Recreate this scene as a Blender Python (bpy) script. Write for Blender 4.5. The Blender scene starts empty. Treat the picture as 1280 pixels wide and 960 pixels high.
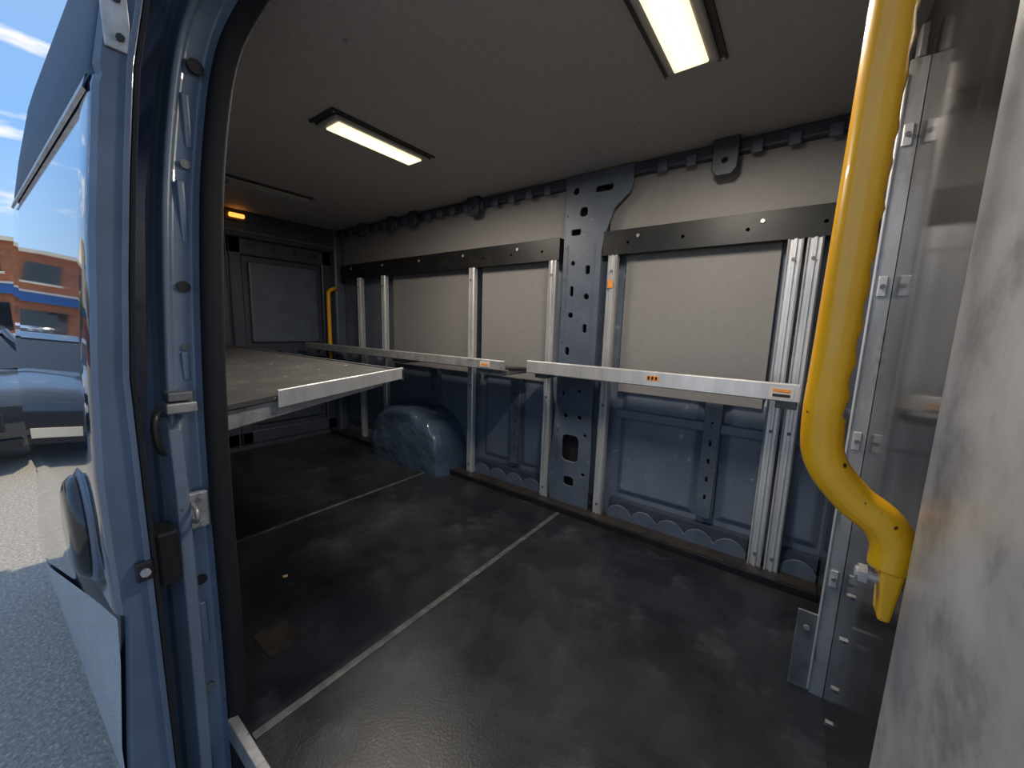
import bpy, bmesh, math, random
from mathutils import Vector, Matrix, noise
random.seed(4)
S = bpy.context.scene
COL = S.collection

# ------------------------------------------------------------------ materials
def mat(name, c, rough=0.5, metal=0.0, c2=None, scale=8.0, fac=(0.4,0.65), bump=0.0, bscale=60.0,
        coat=0.0, spec=0.5, c3=None, s3=60.0, f3=(0.62,0.7), stretch=(1,1,1), rvar=0.0, detail=6.0, bdist=.01, d3=3):
    m = bpy.data.materials.new(name); m.use_nodes = True
    nt = m.node_tree; N = nt.nodes; L = nt.links
    b = N["Principled BSDF"]
    b.inputs["Base Color"].default_value = (*c, 1)
    b.inputs["Roughness"].default_value = rough
    b.inputs["Metallic"].default_value = metal
    b.inputs["Coat Weight"].default_value = coat
    b.inputs["Coat Roughness"].default_value = 0.03
    b.inputs["Specular IOR Level"].default_value = spec
    tc = N.new("ShaderNodeTexCoord"); mp = N.new("ShaderNodeMapping")
    mp.inputs["Scale"].default_value = stretch
    L.new(tc.outputs["Object"], mp.inputs["Vector"])
    col = None
    if c2 is not None:
        n = N.new("ShaderNodeTexNoise"); n.inputs["Scale"].default_value = scale; n.inputs["Detail"].default_value = detail
        n.inputs["Roughness"].default_value = 0.65
        L.new(mp.outputs[0], n.inputs["Vector"])
        r = N.new("ShaderNodeMapRange"); r.inputs[1].default_value = fac[0]; r.inputs[2].default_value = fac[1]
        L.new(n.outputs["Fac"], r.inputs[0])
        mx = N.new("ShaderNodeMixRGB"); mx.inputs[1].default_value = (*c, 1); mx.inputs[2].default_value = (*c2, 1)
        L.new(r.outputs[0], mx.inputs[0]); col = mx.outputs[0]
        if rvar:
            rr = N.new("ShaderNodeMapRange"); rr.inputs[1].default_value = fac[0]; rr.inputs[2].default_value = fac[1]
            rr.inputs[3].default_value = max(0.02, rough-rvar); rr.inputs[4].default_value = min(1, rough+rvar)
            L.new(n.outputs["Fac"], rr.inputs[0]); L.new(rr.outputs[0], b.inputs["Roughness"])
    if c3 is not None:
        n3 = N.new("ShaderNodeTexNoise"); n3.inputs["Scale"].default_value = s3; n3.inputs["Detail"].default_value = d3
        n3.inputs["Roughness"].default_value = 0.7 if d3>3 else .5
        L.new(mp.outputs[0], n3.inputs["Vector"])
        r3 = N.new("ShaderNodeMapRange"); r3.inputs[1].default_value = f3[0]; r3.inputs[2].default_value = f3[1]
        L.new(n3.outputs["Fac"], r3.inputs[0])
        m3 = N.new("ShaderNodeMixRGB"); m3.inputs[2].default_value = (*c3, 1)
        if col: L.new(col, m3.inputs[1])
        else: m3.inputs[1].default_value = (*c, 1)
        L.new(r3.outputs[0], m3.inputs[0]); col = m3.outputs[0]
    if col: L.new(col, b.inputs["Base Color"])
    if bump:
        nb = N.new("ShaderNodeTexNoise"); nb.inputs["Scale"].default_value = bscale; nb.inputs["Detail"].default_value = 4
        L.new(mp.outputs[0], nb.inputs["Vector"])
        bp = N.new("ShaderNodeBump"); bp.inputs["Strength"].default_value = bump; bp.inputs["Distance"].default_value = bdist
        L.new(nb.outputs["Fac"], bp.inputs["Height"]); L.new(bp.outputs[0], b.inputs["Normal"])
    return m

def emis(name, c, s):
    m = bpy.data.materials.new(name); m.use_nodes = True
    b = m.node_tree.nodes["Principled BSDF"]
    b.inputs["Base Color"].default_value = (*c, 1)
    b.inputs["Emission Color"].default_value = (*c, 1); b.inputs["Emission Strength"].default_value = s
    return m

M = {}
M['blue'] = mat('slate_blue_paint', (.155,.205,.285), .34, 0, (.125,.165,.235), 5, coat=.3, bump=.05, bscale=15, c3=(.06,.07,.09), s3=30, f3=(.70,.76))
M['edge'] = mat('slate_blue_edge', (.10,.135,.195), .36, 0, (.08,.108,.155), 5, coat=.25, bump=.04, bscale=15)
M['bluein'] = mat('slate_blue_interior', (.150,.180,.235), .40, 0, (.115,.14,.185), 4, c3=(.28,.30,.33), s3=25, f3=(.66,.74))
M['pillar'] = mat('pillar_blue_steel', (.095,.118,.16), .42, 0, (.07,.087,.12), 6, c3=(.18,.20,.23), s3=30, f3=(.66,.76))
M['bluedark'] = mat('dark_blue_steel', (.045,.056,.078), .45, 0, (.032,.042,.058), 6)
M['paint'] = mat('glossy_blue_paint', (.016,.030,.070), .07, 0.3, coat=1.0)
M['paintup'] = mat('satin_blue_paint', (.018,.030,.058), .45, 0.0, spec=.12)
M['pale_wedge'] = mat('pale_blue_grey', (.46,.50,.54), .25, 0.1, (.37,.41,.45), 10, coat=.6)
M['rubber'] = mat('black_rubber_mat', (.0095,.0108,.0135), .38, 0, (.024,.028,.034), 2.6, (.38,.66), bump=.08, bscale=140, c3=(.060,.066,.076), s3=5, f3=(.54,.82), rvar=.08, spec=.38, d3=10)
M['seal'] = mat('door_seal_rubber', (.016,.016,.018), .8, bump=.05, spec=.2)
M['black'] = mat('black_plastic', (.015,.015,.016), .4)
M['gloss'] = mat('gloss_black_plastic', (.010,.012,.018), .15, coat=.5)
M['railblk'] = mat('black_steel_rail', (.010,.010,.0105), .42, 0, (.024,.022,.021), 12, (.5,.75), spec=.4)
M['ceil'] = mat('ceiling_board', (.46,.435,.42), .65, 0, (.40,.38,.365), 60, (.35,.65), bump=.06, bscale=220)
M['board'] = mat('grey_fibre_board', (.235,.222,.218), .55, 0, (.215,.204,.20), 25, (.35,.7))
M['alu'] = mat('brushed_aluminium', (.74,.735,.73), .36, .6, (.56,.555,.55), 14, (.4,.7), bump=.05, bscale=80, stretch=(1,1,.15))
M['galv'] = mat('worn_galvanised_steel', (.50,.50,.50), .42, .55, (.33,.325,.32), 22, (.4,.65), bump=.08, bscale=70, c3=(.2,.15,.12), s3=40, f3=(.66,.75))
M['postm'] = mat('post_steel', (.56,.56,.56), .36, .5, (.34,.34,.335), 14, (.4,.66), stretch=(1,1,.3), bump=.03, bscale=60, c3=(.16,.13,.11), s3=30, f3=(.62,.74))
M['galvdk'] = mat('dull_steel', (.20,.205,.21), .45, .4, (.13,.13,.135), 14)
M['deck'] = mat('shelf_deck', (.060,.058,.059), .5, 0, (.085,.08,.079), 7, c3=(.40,.39,.38), s3=45, f3=(.69,.72))
M['bulk'] = mat('dark_bulkhead_panel', (.018,.0165,.016), .12, 0, (.032,.029,.028), 5, (.35,.7), c3=(.055,.052,.05), s3=30, f3=(.6,.8), rvar=.03, spec=.42, stretch=(1,1,.4))
M['weath'] = mat('weathered_metal_panel', (.62,.61,.62), .36, .45, (.42,.41,.42), 7, (.36,.64), bump=.05, bscale=40, c3=(.24,.235,.245), s3=7, f3=(.52,.72), detail=14, d3=14)
M['yellow'] = mat('yellow_powder_coat', (.92,.46,.010), .30, 0, (.86,.41,.008), 10, coat=.4, c3=(.05,.035,.02), s3=34, f3=(.70,.715), bump=.05, bscale=30)
M['lens'] = emis('led_lens', (1,.84,.52), 1.5)
M['ledcore'] = emis('led_core', (1,.92,.66), 12.0)
M['lensoff'] = mat('unlit_lens', (.40,.40,.41), .3)
M['bezel'] = mat('lamp_bezel', (.40,.38,.36), .4, .3)
M['dkframe'] = mat('lamp_frame', (.035,.033,.031), .5)
M['amber'] = emis('amber_lens', (1,.36,.06), 2.0)
M['vinyl'] = mat('blue_vinyl_cover', (.065,.095,.145), .22, 0, (.048,.072,.112), 6, bump=.8, bscale=7, bdist=.03, coat=.4)
M['asphalt'] = mat('asphalt', (.42,.39,.345), .9, 0, (.27,.25,.225), 45, (.35,.65), bump=.6, bscale=60, c3=(.60,.56,.48), s3=70, f3=(.55,.7))
M['label'] = mat('warning_label', (.75,.27,.05), .5)
M['labelw'] = mat('white_label', (.6,.55,.5), .5)
M['strip'] = mat('floor_joint_strip', (.15,.15,.15), .45, .3, (.07,.07,.07), 18, (.35,.6))
M['rust'] = mat('dirty_channel', (.045,.038,.033), .5, .2, (.02,.018,.016), 14)
M['glass'] = mat('dark_glass', (.02,.025,.03), .05, 0, coat=.5)
M['tyre'] = mat('tyre_rubber', (.015,.015,.015), .7)
M['rim'] = mat('wheel_rim', (.55,.55,.56), .3, .8)
M['cargrey'] = mat('car_grey_paint', (.05,.057,.068), .15, .4, coat=1)
M['carsilver'] = mat('car_silver_paint', (.5,.52,.55), .2, .5, coat=1)
M['hlamp'] = mat('headlamp_glass', (.75,.78,.8), .1, .2)
M['brick'] = mat('brick_wall', (.48,.17,.08), .8, 0, (.33,.12,.06), 3)
M['white'] = mat('white_render', (.78,.68,.52), .8)
M['tan'] = mat('tan_render', (.62,.42,.22), .8, 0, (.5,.34,.18), 2)
M['signblue'] = mat('sign_blue', (.04,.12,.34), .5)
M['leaf'] = mat('foliage', (.07,.13,.04), .8, 0, (.03,.07,.02), 6)
M['bark'] = mat('bark', (.12,.08,.05), .9)

# ------------------------------------------------------------------ helpers
def empty(name, loc=(0,0,0)):
    e = bpy.data.objects.new(name, None); COL.objects.link(e); e.location = loc
    e.empty_display_size = .1
    return e
def addobj(name, me, m=None, parent=None, smooth=False):
    o = bpy.data.objects.new(name, me); COL.objects.link(o)
    if m: me.materials.append(m)
    if parent: o.parent = parent; o.matrix_parent_inverse = Matrix.Translation(-Vector(parent.location))
    if smooth:
        for p in me.polygons: p.use_smooth = True
    return o
def mesh(name, vs, fs, m=None, parent=None, smooth=False, bevel=0, seg=2):
    me = bpy.data.meshes.new(name); me.from_pydata([tuple(v) for v in vs], [], fs)
    bm = bmesh.new(); bm.from_mesh(me); bmesh.ops.recalc_face_normals(bm, faces=bm.faces); bm.to_mesh(me); bm.free()
    o = addobj(name, me, m, parent, smooth)
    if bevel:
        b = o.modifiers.new('b', 'BEVEL'); b.width = bevel; b.segments = seg; b.limit_method = 'ANGLE'
    return o
def box(name, x0,x1,y0,y1,z0,z1, m, parent=None, bevel=0.0, seg=2):
    vs = [(x,y,z) for x in (x0,x1) for y in (y0,y1) for z in (z0,z1)]
    fs = [(0,1,3,2),(4,6,7,5),(0,4,5,1),(2,3,7,6),(0,2,6,4),(1,5,7,3)]
    return mesh(name, vs, fs, m, parent, False, bevel, seg)
def hexa(name, b, t, m, parent=None, bevel=0):
    vs = list(b)+list(t)
    fs = [(0,1,2,3),(4,5,6,7),(0,1,5,4),(1,2,6,5),(2,3,7,6),(3,0,4,7)]
    return mesh(name, vs, fs, m, parent, False, bevel)
def cr(pts, n=8):
    P = [Vector(p) for p in pts]; P = [P[0]*2-P[1]]+P+[P[-1]*2-P[-2]]
    out = []
    for i in range(1, len(P)-2):
        for k in range(n):
            t = k/n
            out.append(.5*((2*P[i])+(P[i+1]-P[i-1])*t+(2*P[i-1]-5*P[i]+4*P[i+1]-P[i+2])*t*t+(3*P[i]-P[i-1]-3*P[i+1]+P[i+2])*t**3))
    out.append(P[-2]); return out
def tube(name, pts, r, m, parent=None, n=8, seg=16, disp=None):
    path = cr(pts, n)
    vs=[];fs=[]
    up = None
    for i,p in enumerate(path):
        t = (path[min(i+1,len(path)-1)]-path[max(i-1,0)]).normalized()
        if up is None:
            a = Vector((0,1,0)) if abs(t.y)<.9 else Vector((1,0,0))
            up = (a - t*a.dot(t)).normalized()
        else: up = (up - t*up.dot(t)).normalized()
        s = t.cross(up)
        for k in range(seg):
            a = 2*math.pi*k/seg
            d = up*math.cos(a)+s*math.sin(a)
            rr = r if disp is None else r+disp(p,d)
            vs.append(p+d*rr)
    for i in range(len(path)-1):
        for k in range(seg):
            fs.append((i*seg+k, i*seg+(k+1)%seg, (i+1)*seg+(k+1)%seg, (i+1)*seg+k))
    fs.append(tuple(range(seg))); fs.append(tuple((len(path)-1)*seg+k for k in range(seg)))
    return mesh(name, vs, fs, m, parent, True)
def cyl(name, p0, p1, r, m, parent=None, seg=20, bevel=0):
    p0=Vector(p0);p1=Vector(p1);t=(p1-p0).normalized()
    a = Vector((0,0,1)) if abs(t.z)<.9 else Vector((1,0,0))
    u=(a-t*a.dot(t)).normalized(); s=t.cross(u)
    vs=[p+u*math.cos(2*math.pi*k/seg)*r+s*math.sin(2*math.pi*k/seg)*r for p in (p0,p1) for k in range(seg)]
    fs=[(k,(k+1)%seg,seg+(k+1)%seg,seg+k) for k in range(seg)]+[tuple(range(seg)),tuple(range(seg,2*seg))]
    return mesh(name, vs, fs, m, parent, False, bevel)
def plate(name, outline, holes, thick, y, m, parent=None, bevel=.002):
    """sheet standing in the XZ plane, centred on Y=y, with real cut-outs"""
    cu = bpy.data.curves.new(name, 'CURVE'); cu.dimensions='2D'; cu.fill_mode='BOTH'
    cu.extrude = thick/2; cu.bevel_depth = bevel; cu.bevel_resolution=1
    for pl in [outline]+holes:
        sp = cu.splines.new('POLY'); sp.points.add(len(pl)-1); sp.use_cyclic_u=True
        for i,(a,b) in enumerate(pl): sp.points[i].co=(a,b,0,1)
    o = bpy.data.objects.new(name+'_tmp', cu); COL.objects.link(o)
    bpy.context.view_layer.update()
    me = bpy.data.meshes.new_from_object(o.evaluated_get(bpy.context.evaluated_depsgraph_get()))
    bpy.data.objects.remove(o)
    me.transform(Matrix.Translation((0,y,0)) @ Matrix.Rotation(math.pi/2,4,'X'))
    me.name=name
    me.materials.clear()
    return addobj(name, me, m, parent)
def circ(cx,cz,rx,rz=None,n=14):
    rz = rz or rx
    return [(cx+rx*math.cos(2*math.pi*k/n), cz+rz*math.sin(2*math.pi*k/n)) for k in range(n)]
def slot(cx,cz,w,h,r=.012):
    r=min(r,w/2*.99,h/2*.99); out=[]
    for sx,sz,a0 in ((1,1,0),(-1,1,90),(-1,-1,180),(1,-1,270)):
        for k in range(5):
            a=math.radians(a0+k*22.5)
            out.append((cx+sx*(w/2-r)+r*math.cos(a), cz+sz*(h/2-r)+r*math.sin(a)))
    return out
def interp(tab, z):
    if z<=tab[0][0]: return tab[0][1]
    for (a,b),(c,d) in zip(tab, tab[1:]):
        if z<=c: return b+(d-b)*(z-a)/(c-a)
    return tab[-1][1]

XR=-3.52; XB=.17; ZC=1.855     # rear, bulkhead, ceiling

# ------------------------------------------------------------------ floor & ceiling
fl = empty('floor')
box('rubber_mat', XR,XB+.02,.29,1.99,-.05,0,M['rubber'],fl)
for x,w in ((-1.0,.012),(-2.04,.009)):
    box('joint_strip', x-w,x+w,.295,1.84,-.002,.0035,M['strip'],fl,.001)
box('sill_edge_trim', -1.10,XB,.270,.292,-.06,.003,M['galv'],fl,.002)
mesh('floor_tie_pocket',[(-1.36,.42,.002),(-1.22,.42,.002),(-1.22,.52,.002),(-1.36,.52,.002)],[(0,1,2,3)],M['rust'],fl)
mesh('floor_paper_scrap',[(-1.61,.62,.003),(-1.59,.617,.003),(-1.585,.632,.004),(-1.605,.638,.003)],[(0,1,2,3)],M['tan'],fl)
box('side_channel_base', XR,XB,1.86,1.99,0,.022,M['rust'],fl,.003)
box('side_channel_lip', XR,XB,1.845,1.862,0,.034,M['railblk'],fl,.003)

ce = empty('ceiling')
box('ceiling_board', XR,XB+.05,.40,2.03,ZC,ZC+.03,M['ceil'],ce)
for x in (-.6,-1.15,-2.2):
    for y in (.7,1.6):
        cyl('ceiling_rivet',(x,y,ZC+.001),(x,y,ZC-.003),.007,M['bezel'],ce,10)
rf = empty('roof')
box('roof_skin', XR-.1,1.5,.42,2.0,2.0,2.05,M['paint'],rf,.02)

# ------------------------------------------------------------------ far wall
wf = empty('wall_far')
box('steel_skin', XR-.05,XB+.05,2.03,2.08,-.1,2.02,M['bluein'],wf)
def board(x0,x1,z0,z1,y=1.995):
    box('trim_board', x0,x1,y,y+.012,z0,z1,M['board'],wf,.002)
board(-3.42,-1.12,1.53,1.80,1.99); board(-.86,XB,1.53,1.80,1.99)
for a,b in ((-2.70,-1.83),(-1.74,-1.21),(-.76,-.10)):
    board(a,b,.72,1.44)
    for x in (a+.06,(a+b)/2,b-.06): cyl('board_rivet',(x,1.994,1.40),(x,1.990,1.40),.006,M['galvdk'],wf,8)
def swage(x0,x1,z0,z1,y,d=.018):
    i=.03
    vs=[(x0,y,z0),(x1,y,z0),(x1,y,z1),(x0,y,z1),(x0+i,y-d,z0+i),(x1-i,y-d,z0+i),(x1-i,y-d,z1-i),(x0+i,y-d,z1-i)]
    mesh('pressed_panel',vs,[(4,5,6,7),(0,1,5,4),(1,2,6,5),(2,3,7,6),(3,0,4,7)],M['bluein'],wf,False,.006)
for a,b in ((-3.40,-3.13),(-3.0,-2.8),(-1.72,-1.46),(-1.40,-1.2),(-.74,-.33),(-.24,.16)):
    swage(a,b,.14,.76,2.03)
for x in (-.285,-1.43,-2.2):
    holes=[slot(x,.62-.09*k,.014,.03,.006) for k in range(5)]
    plate('wall_rib',[(x-.03,.16),(x+.03,.16),(x+.035,.72),(x-.035,.72)],holes,.012,1.985,M['pillar'],wf)
    for s in (-1,1): box('rib_flange',x+s*.035-.003,x+s*.035+.003,1.985,2.03,.16,.72,M['pillar'],wf)
box('wall_ledge', -.76,XB,1.985,2.03,.575,.625,M['bluein'],wf,.012)
def scallop(x0,x1,n):
    pts=[(x0,.02)]
    for i in range(n):
        a=x0+(x1-x0)*i/n; w=(x1-x0)/n
        for k in range(9):
            t=k/8; pts.append((a+w*t, .055+.04*math.sin(math.pi*t)**.8 if 0<t<1 else .05))
    pts.append((x1,.02))
    plate('scalloped_sill',pts,[],.006,1.965,M['pillar'],wf)
    box('sill_shadow_gap',x0,x1,1.975,2.02,.02,.115,M['bluedark'],wf)
scallop(-1.76,-1.20,4); scallop(-.76,-.09,5); scallop(.04,.165,1); scallop(-3.4,-2.8,4)
box('cant_rail', XR,XB,1.95,2.0,1.800,ZC-.002,M['bluedark'],wf,.008)
for i in range(28):
    x=-3.35+i*.125
    if -1.15<x<-.72: continue
    box('cant_tab',x-.022,x+.022,1.935,1.957,1.78,1.83,M['pillar'],wf,.007)
for x,w,h in ((-3.02,.06,.10),(-2.62,.06,.11),(-2.36,.07,.10),(-1.76,.085,.11),(-.335,.09,.145)):
    plate('cant_bracket',[(x-w/2,ZC-.005),(x-w/2,ZC-h*.85),(x-w*.3,ZC-h),(x+w*.3,ZC-h),(x+w/2,ZC-h*.85),(x+w/2,ZC-.005)],
          [circ(x,ZC-h*.62,w*.16)],.024,1.925,M['bluedark'],wf,.004)
pil=[(-1.12,.02),(-.87,.02),(-.87,.30),(-.88,.60),(-.88,1.45),(-.86,1.55),(-.82,1.66),(-.745,1.725),(-.735,1.76),(-.735,1.845),(-1.10,1.845),(-1.10,1.80),(-1.09,1.5),(-1.10,1.0),(-1.10,.6),(-1.14,.2)]
hs=[slot(-1.0,.36,.11,.16,.03),slot(-1.0,.16,.07,.06,.02),circ(-1.04,.55,.016),circ(-.95,.55,.016),slot(-.92,.80,.03,.06),slot(-1.05,.92,.03,.05),
    slot(-.95,1.05,.03,.05),circ(-1.04,1.12,.018),slot(-1.04,1.25,.025,.06),circ(-.95,1.22,.018),slot(-.95,1.36,.03,.05),circ(-1.04,1.40,.014),
    slot(-1.03,1.56,.06,.035),slot(-.99,1.66,.05,.05,.02),slot(-.88,1.76,.10,.035),circ(-1.04,1.77,.02),circ(-.96,.70,.012),circ(-1.06,.68,.012),circ(-.91,.22,.014),circ(-.91,.45,.012)]
p=empty('pillar_post',(-1,1.96,0))
plate('pressed_face',pil,hs,.008,1.945,M['pillar'],p,.003)
box('dark_hole_backing', -1.09,-.89,1.985,2.03,.03,1.84,M['black'],p)  # black backing puts the pillar's inner shade into its cut-outs
for x in (-1.10,-.88): box('side_flange',x-.004,x+.004,1.945,2.03,.04,1.7,M['pillar'],p)
for x0 in (-1.075,-.915): box('pressed_bead',x0-.006,x0+.006,1.935,1.943,.95,1.5,M['pillar'],p,.004)
for z in [.12+.17*i for i in range(10)]:
    cyl('spot_bolt',(-1.085,1.945,z),(-1.085,1.936,z),.007,M['bluedark'],p,8)
hs=[slot(-.845,.25+.12*k,.022,.05,.01) for k in range(9)]
plate('stamped_strip',[(-.875,.10),(-.815,.10),(-.815,1.40),(-.875,1.40)],hs,.008,1.975,M['bluedark'],p,.002)

def rail(x0,x1):
    e=empty('load_rail',((x0+x1)/2,1.95,1.48))
    n=int((x1-x0)/.22)
    hs=[circ(x0+(i+.5)*(x1-x0)/n,1.478,.008,None,10) for i in range(n)]
    plate('rail_face',[(x0,1.425),(x1,1.425),(x1,1.542),(x0,1.542)],hs,.004,1.935,M['railblk'],e,.001)
    box('rail_top',x0,x1,1.935,1.985,1.536,1.542,M['railblk'],e)
    box('rail_bottom',x0,x1,1.935,1.985,1.425,1.431,M['railblk'],e)
    box('rail_back',x0,x1,1.965,1.985,1.43,1.538,M['railblk'],e)
    for i in range(0,n,2):
        x=x0+(i+.5)*(x1-x0)/n+.05
        cyl('rail_bolt',(x,1.934,1.505),(x,1.926,1.505),.009,M['galv'],e,6)
rail(-3.36,-1.125); rail(-.865,XB-.01)

def upright(x,w=.048,z0=.023,z1=1.424):
    e=empty('upright_track',(x,1.93,z0))
    y1=1.962; h=w/2
    prof=[(-h,y1),(-h,y1-.030),(-h*.78,y1-.036),(-h*.68,y1-.024),(-h*.26,y1-.024),(-h*.18,y1-.036),(h*.18,y1-.036),(h*.26,y1-.024),(h*.68,y1-.024),(h*.78,y1-.036),(h,y1-.030),(h,y1)]
    n=len(prof)
    vs=[(x+a,b,z) for z in (z0,z1) for a,b in prof]
    fs=[(k,(k+1)%n,n+(k+1)%n,n+k) for k in range(n)]+[tuple(range(n)),tuple(range(n,2*n))]
    mesh('track_extrusion',vs,fs,M['alu'],e,False)
    for z in (z0+.06,z0+.62,z1-.08): cyl('track_bolt',(x,y1-.036,z),(x,y1-.040,z),.008,M['galvdk'],e,6)
    return e
for x in (-3.08,-2.74,-1.78,-1.165,-.81): upright(x,.05)
upright(-.055,.052); upright(.008,.052)
box('rail_label',-.823,-.797,1.919,1.9225,1.26,1.30,M['label'],wf)

# ------------------------------------------------------------------ shelves
def farshelf(x0,x1,y,z1,z0,deckz,m):
    e=empty('folding_shelf',((x0+x1)/2,y,z0))
    pr=[(y,z0),(y-.004,z0+.004),(y-.004,z1-.004),(y,z1),(y+.022,z1),(y+.022,z1-.005),(y+.004,z1-.005),(y+.004,z0+.004),(y+.03,z0+.006),(y+.03,z0)]
    n=len(pr); vs=[(x,a,b) for x in (x0,x1) for a,b in pr]
    fs=[(k,(k+1)%n,n+(k+1)%n,n+k) for k in range(n)]+[tuple(range(n)),tuple(range(n,2*n))]
    mesh('front_lip',vs,fs,m,e)
    hexa('deck',[(x0+.01,y+.02,z0+.01),(x1-.01,y+.02,z0+.01),(x1-.01,1.92,deckz),(x0+.01,1.92,deckz)],
         [(x0+.01,y+.02,z0+.02),(x1-.01,y+.02,z0+.02),(x1-.01,1.92,deckz+.01),(x0+.01,1.92,deckz+.01)],M['deck'],e)
    return e
e=farshelf(-1.19,.02,1.75,.868,.80,.79,M['alu'])
box('warning_label',-.535,-.48,1.7445,1.7455,.828,.85,M['label'],e)
for i in range(3): box('label_print',-.53+i*.016,-.52+i*.016,1.7438,1.7446,.832,.846,M['black'],e)
box('maker_label',-.07,.005,1.7445,1.7455,.812,.852,M['labelw'],e); box('maker_label_text',-.06,-.005,1.7435,1.7447,.835,.846,M['label'],e); box('maker_label_text',-.06,-.005,1.7435,1.7447,.817,.828,M['black'],e)
box('hinge_block',-.05,.02,1.80,1.92,.765,.80,M['galvdk'],e,.004); box('hinge_block',-1.17,-1.10,1.80,1.92,.77,.80,M['galvdk'],e,.004)
e=farshelf(-3.37,-1.23,1.60,.868,.815,.80,M['galv'])
box('warning_label',-1.40,-1.33,1.5945,1.5955,.828,.858,M['labelw'],e); box('warning_label_text',-1.39,-1.34,1.5935,1.5946,.835,.846,M['label'],e)
box('hinge_block',-1.42,-1.25,1.61,1.90,.785,.815,M['galvdk'],e,.004); box('hinge_block',-2.2,-2.12,1.61,1.90,.785,.815,M['galvdk'],e,.004)

e=empty('cargo_shelf',(-1.3,1.0,.86))
xa,xb=-1.30,-3.40
hexa('deck',[(xa,.36,.785),(xa,.99,.845),(xb,.99,.845),(xb,.36,.785)],[(xa,.36,.80),(xa,.99,.858),(xb,.99,.858),(xb,.36,.80)],M['deck'],e)
hexa('end_lip',[(xa-.004,.52,.775),(xa+.008,.52,.775),(xa+.008,1.0,.825),(xa-.004,1.0,.825)],[(xa-.004,.52,.832),(xa+.008,.52,.832),(xa+.008,1.0,.87),(xa-.004,1.0,.87)],M['alu'],e,.002)
hexa('aisle_lip',[(xa+.008,.99,.82),(xa+.008,1.0,.82),(xb,1.0,.82),(xb,.99,.82)],[(xa+.008,.99,.864),(xa+.008,1.0,.864),(xb,1.0,.864),(xb,.99,.864)],M['galvdk'],e,.002)
for x in (xa-.05,-2.3):
    hexa('support_arm',[(x,.34,.715),(x+.03,.34,.715),(x+.03,.92,.80),(x,.92,.80)],[(x,.34,.775),(x+.03,.34,.775),(x+.03,.92,.838),(x,.92,.838)],M['galv'],e,.003)

# ------------------------------------------------------------------ wheel arch
def arch(name,x0,x1,y0,y1,h):
    me=bpy.data.meshes.new(name); bm=bmesh.new()
    nx,nz=44,26
    g=[]
    for i in range(nx+1):
        a=math.pi*i/nx; row=[]
        for j in range(nz+1):
            b=math.pi/2*j/nz
            ca=math.copysign(abs(math.cos(a))**.75,math.cos(a)); sa=abs(math.sin(a))**.8
            d=math.sin(b)**.45 if j else 0; s=math.cos(b)**.45 if j<nz else 0
            X=(x0+x1)/2-(x1-x0)/2*ca*(.80+.20*s)
            Z=h*sa*(.80+.20*s)
            Y=y1-(y1-y0)*d
            q=Vector((X*5,Y*5,Z*5))
            w=.018*(1-abs(noise.noise(q))*3)+.006*noise.noise(q*3)
            row.append(bm.verts.new((X+w*.6,Y-w*.8,max(Z+w*.7 if Z>.02 else 0,0))))
        g.append(row)
    for i in range(nx):
        for j in range(nz): bm.faces.new((g[i][j],g[i+1][j],g[i+1][j+1],g[i][j+1]))
    bm.faces.new([g[i][nz] for i in range(nx+1)])
    bmesh.ops.recalc_face_normals(bm,faces=bm.faces); bm.to_mesh(me); bm.free()
    return addobj(name,me,M['vinyl'],None,True)
arch('wheel_arch_cover',-2.70,-1.88,1.74,2.02,.44)

# ------------------------------------------------------------------ rear wall / doors
wr=empty('wall_rear')
box('header',XR-.06,XR+.05,.35,2.03,1.66,1.86,M['bluedark'],wr,.015)
box('header_lip',XR+.05,XR+.07,.35,2.0,1.69,1.71,M['pillar'],wr,.005)
box('sill',XR-.06,XR+.02,.35,2.03,-.1,.03,M['bluedark'],wr)
for y0,y1 in ((.33,.42),(1.93,2.03)): box('rear_post',XR-.06,XR+.06,y0,y1,0,1.86,M['pillar'],wr,.015)
for nm,y0,y1 in (('door_1',.42,1.12),('door_2',1.13,1.93)):
    d=empty(nm,(XR-.03,(y0+y1)/2,0))
    box('door_skin',XR-.06,XR-.04,y0,y1,.03,1.68,M['bluedark'],d)
    for a,b,c,dd in ((y0,y0+.09,.03,1.68),(y1-.09,y1,.03,1.68),(y0,y1,.03,.14),(y0,y1,.72,.82),(y0,y1,1.54,1.68)):
        box('door_frame',XR-.045,XR-.005,a,b,c,dd,M['bluedark'],d,.012)
    box('door_card',XR-.04,XR-.012,y0+.13,y1-.13,.86,1.50,M['pillar'],d,.04,4)
    box('door_card',XR-.04,XR-.018,y0+.13,y1-.13,.18,.68,M['bluedark'],d,.04,4)
    for z in (1.61,.78):
        for k in range(4): cyl('door_plug',(XR-.006,y0+.15+k*(y1-y0-.3)/3,z),(XR+.001,y0+.15+k*(y1-y0-.3)/3,z),.016,M['black'],d,12)
e=empty('rear_grab_handle',(XR+.1,1.84,.6))
tube('handle_tube',[(XR+.06,1.93,1.34),(XR+.10,1.89,1.34),(XR+.115,1.84,1.31),(XR+.115,1.83,1.24),(XR+.115,1.83,.7),(XR+.11,1.84,.63),(XR+.06,1.93,.6)],.017,M['yellow'],e)
e=empty('amber_marker_lamp',(XR+.1,1.15,1.80))
box('lamp_base',XR+.04,XR+.06,1.10,1.26,1.77,1.84,M['dkframe'],e,.006); box('lamp_lens',XR+.058,XR+.085,1.13,1.23,1.79,1.82,M['amber'],e,.008)

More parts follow.
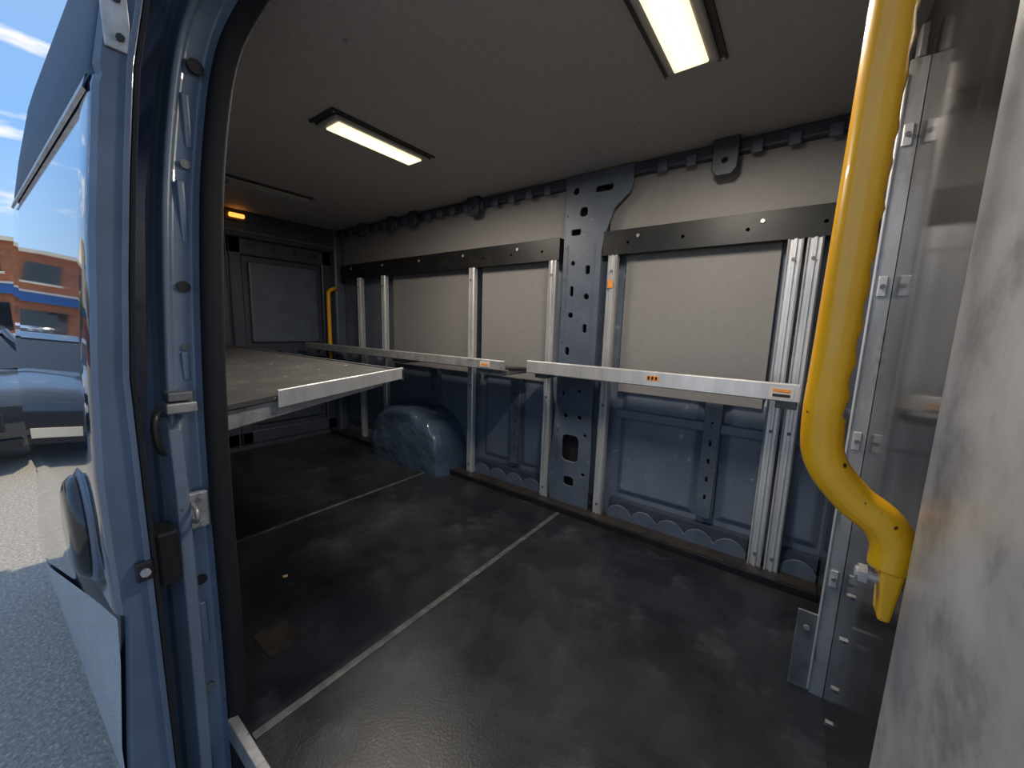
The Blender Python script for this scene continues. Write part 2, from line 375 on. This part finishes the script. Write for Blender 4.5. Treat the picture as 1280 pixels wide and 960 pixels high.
# ------------------------------------------------------------------ ceiling lights
def clight(xc,lit=True):
    y0,y1=.87,1.37
    e=empty('ceiling_light',(xc,(y0+y1)/2,ZC))
    box('mount_plate',xc-.09,xc+.09,y0-.01,y1+.01,ZC-.008,ZC+.001,M['dkframe'],e,.003)
    box('bezel',xc-.072,xc+.072,y0+.012,y1-.012,ZC-.022,ZC-.007,M['bezel'],e,.012,3)
    box('lens',xc-.048,xc+.048,y0+.04,y1-.04,ZC-.028,ZC-.02,M['lens'] if lit else M['lensoff'],e,.006,3)
    if lit:
        for k in range(9):
            y=y0+.075+k*.0425
            for sx in (-.018,.018):
                box('led_chip',xc+sx-.010,xc+sx+.010,y,y+.026,ZC-.031,ZC-.027,M['ledcore'],e,.002)
    for sx in (-1,1):
        for y in (y0+.004,y1-.004):
            cyl('screw',(xc+sx*.078,y,ZC-.007),(xc+sx*.078,y,ZC-.011),.006,M['galv'],e,8)
    if lit:
        l=bpy.data.lights.new('led_output','AREA'); l.shape='RECTANGLE'; l.size=.09; l.size_y=.42; l.energy=15; l.color=(1,.905,.78)
        o=bpy.data.objects.new('led_output',l); COL.objects.link(o); o.parent=e; o.location=(0,0,-.036)
clight(-.35); clight(-1.61); clight(-2.78,False)

# ------------------------------------------------------------------ bulkhead (front) 
wb=empty('wall_front')
box('bulkhead_panel',XB,XB+.03,.30,2.03,-.05,1.90,M['bulk'],wb)
box('weathered_side_panel',XB-.022,XB+.001,.28,.700,-.05,1.90,M['weath'],wb,.018,5)
for z in (.06,.16,.30,.42): 
    cyl('panel_bolt',(XB+.001,1.19,z),(XB-.008,1.19,z),.008,M['galvdk'],wb,6)
e=empty('corner_post',(.14,1.38,0))
pr=[(.169,1.345),(.136,1.345),(.136,1.352),(.162,1.352),(.162,1.40),(.140,1.40),(.140,1.407),(.169,1.407)]
n=len(pr); vs=[(a,b,z) for z in (0.0,1.69) for a,b in pr]
mesh('post_channel',vs,[(k,(k+1)%n,n+(k+1)%n,n+k) for k in range(n)]+[tuple(range(n)),tuple(range(n,2*n))],M['postm'],e)
box('post_edge_highlight',.131,.137,1.341,1.354,0.01,1.66,M['alu'],e,.002)  # paler strip painting the highlight along the post edge
for z in (.35,.75,1.15,1.5):
    box('post_clip_plate',.142,.160,1.341,1.3455,z,z+.05,M['alu'],e,.002); cyl('post_clip_bolt',(.151,1.342,z+.025),(.151,1.336,z+.025),.006,M['galvdk'],e,6)
box('foot_plate',.085,.139,1.345,1.352,0,.25,M['galvdk'],e,.003)
cyl('foot_rivet',(.11,1.346,.20),(.11,1.340,.20),.008,M['galv'],e,8)
box('top_hook',.145,.162,1.34,1.38,1.69,1.76,M['galvdk'],e,.004)

e=empty('grab_handle',(.05,.74,.9))
def notch(p,d):
    if p.z<.93: return 0
    w=.5+.5*math.cos(p.z*2*math.pi/.052)
    return -.007*w*max(0,(d.x*.8+d.y*.6))**1.2
tube('handle_tube',[(.145,.72,1.92),(.08,.73,1.88),(.052,.74,1.80),(.052,.74,1.6),(.048,.74,1.3),(.044,.74,1.05),(.042,.74,.92),(.052,.742,.860),(.088,.745,.812),(.124,.745,.785),(.141,.745,.755),(.143,.745,.72)],
     .0265,M['yellow'],e,14,24,notch)
hexa('foot_tab',[(.134,.722,.645),(.148,.722,.645),(.148,.762,.645),(.134,.762,.645)],[(.128,.722,.745),(.158,.722,.745),(.158,.765,.745),(.128,.765,.745)],M['yellow'],e,.004)
cyl('foot_bolt',(.168,.742,.70),(.105,.742,.70),.009,M['galv'],e,12); cyl('foot_bolt_head',(.118,.742,.70),(.108,.742,.70),.015,M['galv'],e,6)

# ------------------------------------------------------------------ side body & door opening
YO=[(-.45,.20),(0,.175),(.5,.165),(.9,.175),(1.3,.205),(1.6,.25),(1.8,.29),(1.93,.34),(2.0,.40),(2.04,.50)]
def slab(name,x0,x1,zs,off,m,parent,thick=.03):
    vs=[]
    for x in (x0,x1):
        for z in zs: vs.append((x,interp(YO,z)+off,z))
        for z in reversed(zs): vs.append((x,interp(YO,z)+off+thick,z))
    n=2*len(zs)
    k2=len(zs)
    fs=[(k,(k+1)%n,n+(k+1)%n,n+k) for k in range(n)]
    for base in (0,n):
        for k in range(k2-1): fs.append((base+k,base+k+1,base+n-2-k,base+n-1-k))
    return mesh(name,vs,fs,m,parent,False)
zall=[-.45,-.2,0,.25,.5,.7,.9,1.1,1.3,1.45,1.6,1.7,1.8,1.88,1.93,1.97,2.0,2.04]
wn=empty('wall_near')
slab('rear_quarter_skin',XR-.08,-1.20,zall,0,M['paint'],wn)
slab('rear_quarter_lining',XR-.02,-1.19,[z for z in zall if z<1.95],.13,M['bluedark'],wn,.02)
slab('roof_side_skin',-1.25,.30,[1.86,1.90,1.93,1.97,2.0,2.04],0,M['paint'],wn)
slab('cab_side_skin',.28,1.5,zall,0,M['paint'],wn)
seal=[(-1.105,.285,-.30),(-1.112,.287,-.1),(-1.12,.293,.2),(-1.13,.30,.77),(-1.16,.33,1.23),(-1.182,.365,1.50),(-1.165,.395,1.67),(-1.09,.425,1.765),(-.95,.437,1.80),(-.6,.44,1.81),(0.0,.44,1.81),(.12,.43,1.79),(.21,.40,1.70),(.24,.36,1.5),(.24,.33,1.23),(.24,.30,.77),(.24,.29,.2),(.24,.285,-.3)]
path=cr(seal,5)
def sweep(name,sec,m,parent,closed=False,smooth=False,bevel=0):
    vs=[];fs=[];n=len(sec)
    for i,p in enumerate(path):
        t=path[min(i+1,len(path)-1)]-path[max(i-1,0)]; t.y=0; t.normalize()
        o=Vector((-t.z,0,t.x))
        for a,b in sec: vs.append(p+o*a+Vector((0,b,0)))
    for i in range(len(path)-1):
        for k in range(n if closed else n-1):
            k2=(k+1)%n; fs.append((i*n+k,i*n+k2,(i+1)*n+k2,(i+1)*n+k))
    return mesh(name,vs,fs,m,parent,smooth,bevel)
fr=empty('door_frame',(-1.12,.25,0))
sweep('jamb_inner_lining',[(.30,.034),(.02,.034),(-.002,.024)],M['seal'],fr)
sweep('jamb_pressing',[(.02,.03),(-.004,.012),(-.002,-.012),(.018,-.022),(.020,-.060),(.006,-.066),(.008,-.078),(.040,-.084),(.056,-.092),(.070,-.110),(.075,-.128),(.16,-.14)],M['blue'],fr,bevel=.004)
ring=[(.0+.016*math.cos(a)-.008,.008+.024*math.sin(a)) for a in [2*math.pi*k/12 for k in range(12)]]
sweep('rubber_seal',ring,M['seal'],fr,True,True)
def jx(z):
    return interp([(q[2],q[0]) for q in seal[:7]],z), interp([(q[2],q[1]) for q in seal[:7]],z)
for z,r in ((1.62,.016),(1.40,.010),(1.12,.013),(.98,.008),(.40,.012),(.10,.010)):
    x,y=jx(z); cyl('body_plug',(x-.022,y-.042,z),(x-.012,y-.042,z),r,M['black'] if r>.011 else M['galvdk'],fr,16)
for z0,z1 in ((1.22,1.36),(1.44,1.56),(.90,.97),(.22,.34)):
    x,y=jx((z0+z1)/2); box('pressed_bead',x-.022,x-.012,y-.050,y-.034,z0,z1,M['blue'],fr,.006,3)
def shoulder():
    vs=[];zz=[-.30,-.1,.1,.3,.5,.66,.74,.79,.82]
    for z in zz:
        x,y=jx(z); k=1.0 if z<.66 else max(0,(.82-z)/.16)
        b=.030*math.sqrt(k)
        vs+=[(x-.06,y-.10,z),(x-.035+b*.6,y-.098,z),(x-.014+b,y-.080,z),(x-.014+b,y-.058,z),(x-.024,y-.045,z)]
    fs=[(5*i+q,5*i+5+q,5*i+6+q,5*i+1+q) for i in range(len(zz)-1) for q in range(4)]
    mesh('shoulder_pressing',vs,fs,M['blue'],fr,False,.003)
shoulder()
e=empty('door_striker',(-1.10,.262,.59))
box('striker_plate',-1.135,-1.118,.240,.280,.545,.635,M['galv'],e,.004)
tube('striker_loop',[(-1.12,.246,.61),(-1.09,.246,.605),(-1.082,.246,.59),(-1.09,.246,.575),(-1.12,.246,.57)],.005,M['galv'],e,4,8)
for z in (.625,.555): cyl('striker_screw',(-1.118,.265,z),(-1.112,.265,z),.007,M['galv'],e,8)
e=empty('door_bumper',(-1.08,.19,.52))
box('bumper_block',-1.14,-1.07,.168,.208,.455,.58,M['black'],e,.006)
e=empty('guide_bracket',(-1.1,.22,.84))
box('bracket_plate',-1.15,-1.10,.215,.270,.835,.858,M['galv'],e,.003); box('bracket_pad',-1.15,-1.105,.22,.265,.862,.882,M['galvdk'],e,.003)
tube('bracket_hook',[(-1.10,.20,.845),(-1.07,.19,.84),(-1.06,.185,.81),(-1.06,.19,.77),(-1.08,.20,.755)],.007,M['black'],e,5,8)

# ------------------------------------------------------------------ sliding door
sd=empty('sliding_door',(-1.0,.12,0))
DO=[(-.40,.135),(-.2,.118),(0.0,.092),(.10,.078),(.13,.075),(.16,.077),(.30,.088),(.46,.100),(.47,.090),(.60,.088),(.75,.088),(.93,.097),(1.2,.118),(1.44,.144),(1.455,.149),(1.47,.147),(1.6,.170),(1.8,.212),(1.87,.232)]
xs=[-1.0,-1.012,-1.03,-1.1,-1.3,-1.6,-1.9,-2.2,-2.40,-2.42]
def dy(x): return -.030*(-1.0-x)
def doory(x,z): return interp(DO,z)+dy(x)
zs=[z for z,_ in DO]
vs=[];n=len(zs)
for i,x in enumerate(xs):
    rnd=.010 if i in (0,len(xs)-1) else (.003 if i==1 else 0)
    for z in zs: vs.append((x,doory(x,z)+rnd,z))
for x in xs:
    for z in zs: vs.append((x,doory(x,.93 if z<.93 else z)+.050-(.004 if z<.9 else 0),z))
NO=len(xs)*n; fo=[];fi=[];fe=[]
for i in range(len(xs)-1):
    for j in range(n-1):
        fo.append((i*n+j,(i+1)*n+j,(i+1)*n+j+1,i*n+j+1))
        fi.append((NO+i*n+j,NO+(i+1)*n+j,NO+(i+1)*n+j+1,NO+i*n+j+1))
for j in range(n-1):
    fe.append((j,j+1,NO+j+1,NO+j)); q=(len(xs)-1)*n; fe.append((q+j,q+j+1,NO+q+j+1,NO+q+j))
for i in range(len(xs)-1):
    fe.append((i*n,(i+1)*n,NO+(i+1)*n,NO+i*n)); fe.append((i*n+n-1,(i+1)*n+n-1,NO+(i+1)*n+n-1,NO+i*n+n-1))
d=mesh('door_shell',vs,fo+fi+fe,M['paint'],sd)
d.data.materials.append(M['edge']); d.data.materials.append(M['paintup'])
for pl in d.data.polygons:
    c=pl.center
    out=all(v<NO for v in pl.vertices)
    if not out or c.x>-1.012: pl.material_index=1
    elif c.z>1.45: pl.material_index=2
    pl.use_smooth = out and c.x<-1.012
fx=[-1.006,-1.2,-1.5,-1.8,-2.05,-2.28]; vs=[];zb=.095
for x in fx:
    zt=.465-.29*(-1.0-x)
    for k in range(5):
        z=zb+(zt-zb)*k/4; vs.append((x,doory(x,z)-.005,z))
mesh('pale_lower_wedge',vs,[(5*i+k,5*i+5+k,5*i+6+k,5*i+1+k) for i in range(len(fx)-1) for k in range(4)],M['pale_wedge'],sd,True)  # pale wedge laid over the lower door, narrowing towards the rear
def edgebar(nm,x0,x1,o0,o1,z0,z1,m,k=12):
    zz=[z0+(z1-z0)*i/k for i in range(k+1)]; vs=[]
    for z in zz:
        b=doory(-1.0,max(z,.93))
        vs+= [(x0,b+o0,z),(x1,b+o0,z),(x1,b+o1,z),(x0,b+o1,z)]
    fs=[(0,1,2,3),tuple(4*k+i for i in range(4))]
    for i in range(k):
        for q in range(4): fs.append((4*i+q,4*i+(q+1)%4,4*i+4+(q+1)%4,4*i+4+q))
    return mesh(nm,vs,fs,m,sd,False,.002)
edgebar('inner_flange',-1.02,-.992,.040,.050,-.35,1.85,M['edge'])
edgebar('edge_rubber',-1.01,-.990,.051,.058,-.35,1.85,M['seal'])
box('latch_plate',-1.0,-.994,.165,.200,1.50,1.60,M['galv'],sd,.002)
for z in (1.52,1.58): cyl('latch_screw',(-.995,.185,z),(-.988,.185,z),.006,M['black'],sd,8)
box('catch_block',-1.0,-.985,.122,.148,.53,.57,M['black'],sd,.003); cyl('catch_bolt',(-.99,.135,.55),(-.978,.135,.55),.008,M['galv'],sd,8)
vs=[]
for x in (-1.03,-1.5,-2.0,-2.41):
    for z,o in ((1.43,-.001),(1.435,-.006),(1.455,-.006),(1.46,-.001)): vs.append((x,doory(x,z)+o,z))
fs=[(4*i+q,4*i+4+q,4*i+5+q,4*i+1+q) for i in range(3) for q in range(3)]
mesh('belt_trim',vs,fs,M['galv'],sd)
def oval(nm,cx,cz,rx,rz,y0,y1,m):
    n=32; vs=[]; pr=((1,0),(.98,.35),(.9,.7),(.75,.92),(.5,1.0))
    for s,f in pr:
        for k in range(n):
            a=2*math.pi*k/n; x=cx+rx*s*math.cos(a); z=cz+rz*s*math.sin(a)
            vs.append((x,doory(x,.62)-y0-(y1-y0)*f,z))
    r_=len(pr)
    fs=[(r*n+k,r*n+(k+1)%n,(r+1)*n+(k+1)%n,(r+1)*n+k) for r in range(r_-1) for k in range(n)]
    fs+=[tuple(range((r_-1)*n,r_*n)),tuple(range(n))]
    return mesh(nm,vs,fs,m,sd,True)
oval('handle_bezel',-1.19,.60,.092,.130,-.004,.010,M['edge'])
oval('handle_bowl',-1.19,.60,.080,.116,.004,.030,M['gloss'])

e=empty('van_rear_wheel',(-2.3,.3,-.27))
cyl('tyre',(-2.3,.24,-.27),(-2.3,.42,-.27),.33,M['tyre'],e,40,.03); cyl('rim',(-2.3,.235,-.27),(-2.3,.26,-.27),.2,M['rim'],e,24,.01)
box('rear_bumper',XR-.2,XR-.09,.25,2.0,-.25,-.02,M['black'],None,.03)
box('van_underbody',XR,1.4,.44,1.98,-.28,-.11,M['black'],None,.02)

# ------------------------------------------------------------------ outside
ZG=-.60
mesh('ground',[(-80,-60,ZG),(40,-60,ZG),(40,60,ZG),(-80,60,ZG)],[(0,1,2,3)],M['asphalt'])
def car(loc,yaw,m):
    e=empty('parked_car',(0,0,0))
    st=[(2.25,.45,.70,.72),(2.18,.30,.80,.80),(1.9,.24,.86,.86),(1.2,.22,.98,.89),(.9,.22,1.02,.90),(0,.22,1.02,.90),(-1.3,.22,1.04,.90),(-1.9,.26,1.04,.86),(-2.2,.32,.98,.78),(-2.25,.45,.85,.72)]
    vs=[]
    for x,zb,zt,w in st:
        zm=(zb+zt)/2
        ring=[(-w*.9,zb),(-w,zb+.08),(-w*1.01,zm),(-w*.97,zt-.08),(-w*.85,zt),(0,zt+.03),(w*.85,zt),(w*.97,zt-.08),(w*1.01,zm),(w,zb+.08),(w*.9,zb)]
        vs+=[(x,y,z) for y,z in ring]
    n=11; fs=[(i*n+k,i*n+(k+1)%n,(i+1)*n+(k+1)%n,(i+1)*n+k) for i in range(len(st)-1) for k in range(n)]
    fs+=[tuple(range(n)),tuple((len(st)-1)*n+k for k in range(n))]
    mesh('car_body',vs,fs,m,e,True)
    vs=[(1.15,-.80,1.0),(1.15,.80,1.0),(-1.75,.80,1.0),(-1.75,-.80,1.0),(.35,-.60,1.40),(.35,.60,1.40),(-1.1,.60,1.40),(-1.1,-.60,1.40)]
    mesh('glasshouse',vs,[(0,1,5,4),(1,2,6,5),(2,3,7,6),(3,0,4,7),(4,5,6,7)],M['glass'],e,False,.05,3)
    mesh('roof_panel',[(.42,-.62,1.38),(.42,.62,1.38),(-1.15,.62,1.38),(-1.15,-.62,1.38),(.25,-.5,1.45),(.25,.5,1.45),(-1.0,.5,1.45),(-1.0,-.5,1.45)],
         [(0,1,5,4),(1,2,6,5),(2,3,7,6),(3,0,4,7),(4,5,6,7)],m,e,True)
    for s in (-1,1):
        for a,b in (((1.15,.81*s,1.0),(.38,.615*s,1.41)),((-1.75,.81*s,1.0),(-1.12,.615*s,1.41)),((-.25,.82*s,1.0),(-.3,.62*s,1.41))):
            cyl('roof_pillar',a,b,.035,m,e,8)
        box('headlamp',2.05,2.22,s*.72-.17,s*.72+.17,.60,.74,M['hlamp'],e,.04,3)
        box('door_mirror',.85,1.0,s*.98-.1,s*.98+.1,1.0,1.12,m,e,.03)
        for x in (1.4,-1.35):
            cyl('tyre',(x,s*.70,.32),(x,s*.93,.32),.32,M['tyre'],e,28,.03); cyl('wheel_rim',(x,s*.90,.32),(x,s*.94,.32),.21,M['rim'],e,10,.01)
    box('grille',2.19,2.262,-.5,.5,.46,.66,M['black'],e,.02); box('number_plate',2.26,2.272,-.26,.26,.36,.47,M['white'],e,.004)
    box('lower_intake',2.16,2.24,-.6,.6,.28,.38,M['black'],e,.02)
    e.rotation_euler=(0,0,yaw); e.location=loc
    for c in e.children: c.matrix_parent_inverse=Matrix.Identity(4)
    return e
car((-8.5,-.50,ZG),0.0,M['cargrey'])
car((-10.2,-2.75,ZG),0.35,M['carsilver'])
car((-16.5,-.9,ZG),0.3,M['carsilver'])
car((-15.0,3.0,ZG),0.05,M['carsilver'])
def building(x1,y0,y1,h,base,upper,storeys,band):
    e=empty('shop_building',(x1-4,(y0+y1)/2,ZG))
    box('ground_storey',x1-9,x1,y0,y1,ZG,1.9,base,e)
    box('sign_band',x1-9,x1+.3,y0,y1,1.9,2.35,band,e); box('sign_stripe',x1-9,x1+.35,y0,y1,2.35,2.45,M['labelw'],e)
    box('upper_storeys',x1-9,x1,y0,y1,2.45,h,upper,e); box('parapet',x1-9.1,x1+.3,y0-.1,y1+.1,h,h+.18,M['white'],e)
    n=int((y1-y0)/3)
    for i in range(n):
        y=y0+.5+i*3
        box('shop_window',x1-.05,x1+.05,y,y+1.7,.2,1.5,M['glass'],e)
        for s in range(storeys):
            z=2.9+s*1.7
            box('upper_window',x1-.05,x1+.04,y+.4,y+1.6,z,z+.95,M['glass'],e)
            box('window_sill',x1,x1+.12,y+.3,y+1.7,z-.1,z,M['white'],e)
building(-30,2,14,4.2,M['brick'],M['tan'],1,M['white'])
building(-30,-7.5,2,4.3,M['brick'],M['brick'],1,M['signblue'])
building(-31,-15,-7.5,6.0,M['brick'],M['white'],2,M['signblue'])
building(-30,-30,-15,4.6,M['brick'],M['tan'],1,M['white'])
e=empty('roof_turret',(-31.3,-10.3,6.1))
hexa('tower_shaft',[(-32,-11,6.1),(-30.6,-11,6.1),(-30.6,-9.6,6.1),(-32,-9.6,6.1)],[(-31.7,-10.7,8),(-30.9,-10.7,8),(-30.9,-9.9,8),(-31.7,-9.9,8)],M['white'],e)
mesh('tower_roof',[(-32,-11,8),(-30.6,-11,8),(-30.6,-9.6,8),(-32,-9.6,8),(-31.3,-10.3,10)],[(0,1,4),(1,2,4),(2,3,4),(3,0,4),(0,1,2,3)],M['brick'],e)
e=empty('tree',(-24,-5,ZG))
tube('trunk',[(-24,-5,ZG),(-24,-5,1),(-23.9,-5,2)],.15,M['bark'],e)
me=bpy.data.meshes.new('crown'); bm=bmesh.new()
for k in range(14):
    m4=Matrix.Translation((-24+random.uniform(-.8,.8),-5+random.uniform(-.8,.8),1.6+random.uniform(-.5,.7)))
    bmesh.ops.create_icosphere(bm,subdivisions=2,radius=random.uniform(.3,.5),matrix=m4)
for v in bm.verts: v.co+=Vector((random.uniform(-.08,.08),random.uniform(-.08,.08),random.uniform(-.08,.08)))
bm.to_mesh(me); bm.free(); addobj('crown',me,M['leaf'],e)

# ------------------------------------------------------------------ world and sun
w=bpy.data.worlds.new('sky'); S.world=w; w.use_nodes=True
nt=w.node_tree; N=nt.nodes; L=nt.links; bg=N['Background']
tc=N.new('ShaderNodeTexCoord'); sp=N.new('ShaderNodeSeparateXYZ'); L.new(tc.outputs['Generated'],sp.inputs[0])
rp=N.new('ShaderNodeValToRGB'); rp.color_ramp.elements[0].position=0.0; rp.color_ramp.elements[0].color=(.46,.66,.86,1)
rp.color_ramp.elements[1].position=.75; rp.color_ramp.elements[1].color=(.30,.43,.66,1)
el=rp.color_ramp.elements.new(.28); el.color=(.23,.45,.82,1)
L.new(sp.outputs[2],rp.inputs[0])
mp=N.new('ShaderNodeMapping'); mp.inputs['Scale'].default_value=(2.6,2.6,10); mp.inputs['Location'].default_value=(.4,.2,.3); L.new(tc.outputs['Generated'],mp.inputs[0])
nz=N.new('ShaderNodeTexNoise'); nz.inputs['Scale'].default_value=2.6; nz.inputs['Detail'].default_value=8; L.new(mp.outputs[0],nz.inputs['Vector'])
mr=N.new('ShaderNodeMapRange'); mr.inputs[1].default_value=.56; mr.inputs[2].default_value=.70; L.new(nz.outputs['Fac'],mr.inputs[0])
mx=N.new('ShaderNodeMixRGB'); mx.inputs[2].default_value=(.88,.88,.88,1); L.new(mr.outputs[0],mx.inputs[0]); L.new(rp.outputs[0],mx.inputs[1])
L.new(mx.outputs[0],bg.inputs['Color']); bg.inputs['Strength'].default_value=1.2
sl=bpy.data.lights.new('sun','SUN'); sl.energy=3.2; sl.angle=.01; sl.color=(1,.86,.62)
so=bpy.data.objects.new('sun',sl); COL.objects.link(so)
so.rotation_euler=Vector((-.10,-.62,-.78)).to_track_quat('-Z','Y').to_euler()

# ------------------------------------------------------------------ camera
R=Vector((.8021,.5966,.0285)).normalized(); U=Vector((-.1109,.1019,.9886)); U=(U-R*U.dot(R)).normalized(); B=R.cross(U)
cam=bpy.data.cameras.new('camera'); co=bpy.data.objects.new('camera',cam); COL.objects.link(co)
mw=Matrix((( R.x,U.x,B.x,0),(R.y,U.y,B.y,0),(R.z,U.z,B.z,1.05),(0,0,0,1))); co.matrix_world=mw
cam.sensor_width=36; cam.lens=13.53; cam.clip_start=.01; cam.clip_end=300
S.camera=co
S.view_settings.view_transform='Standard'
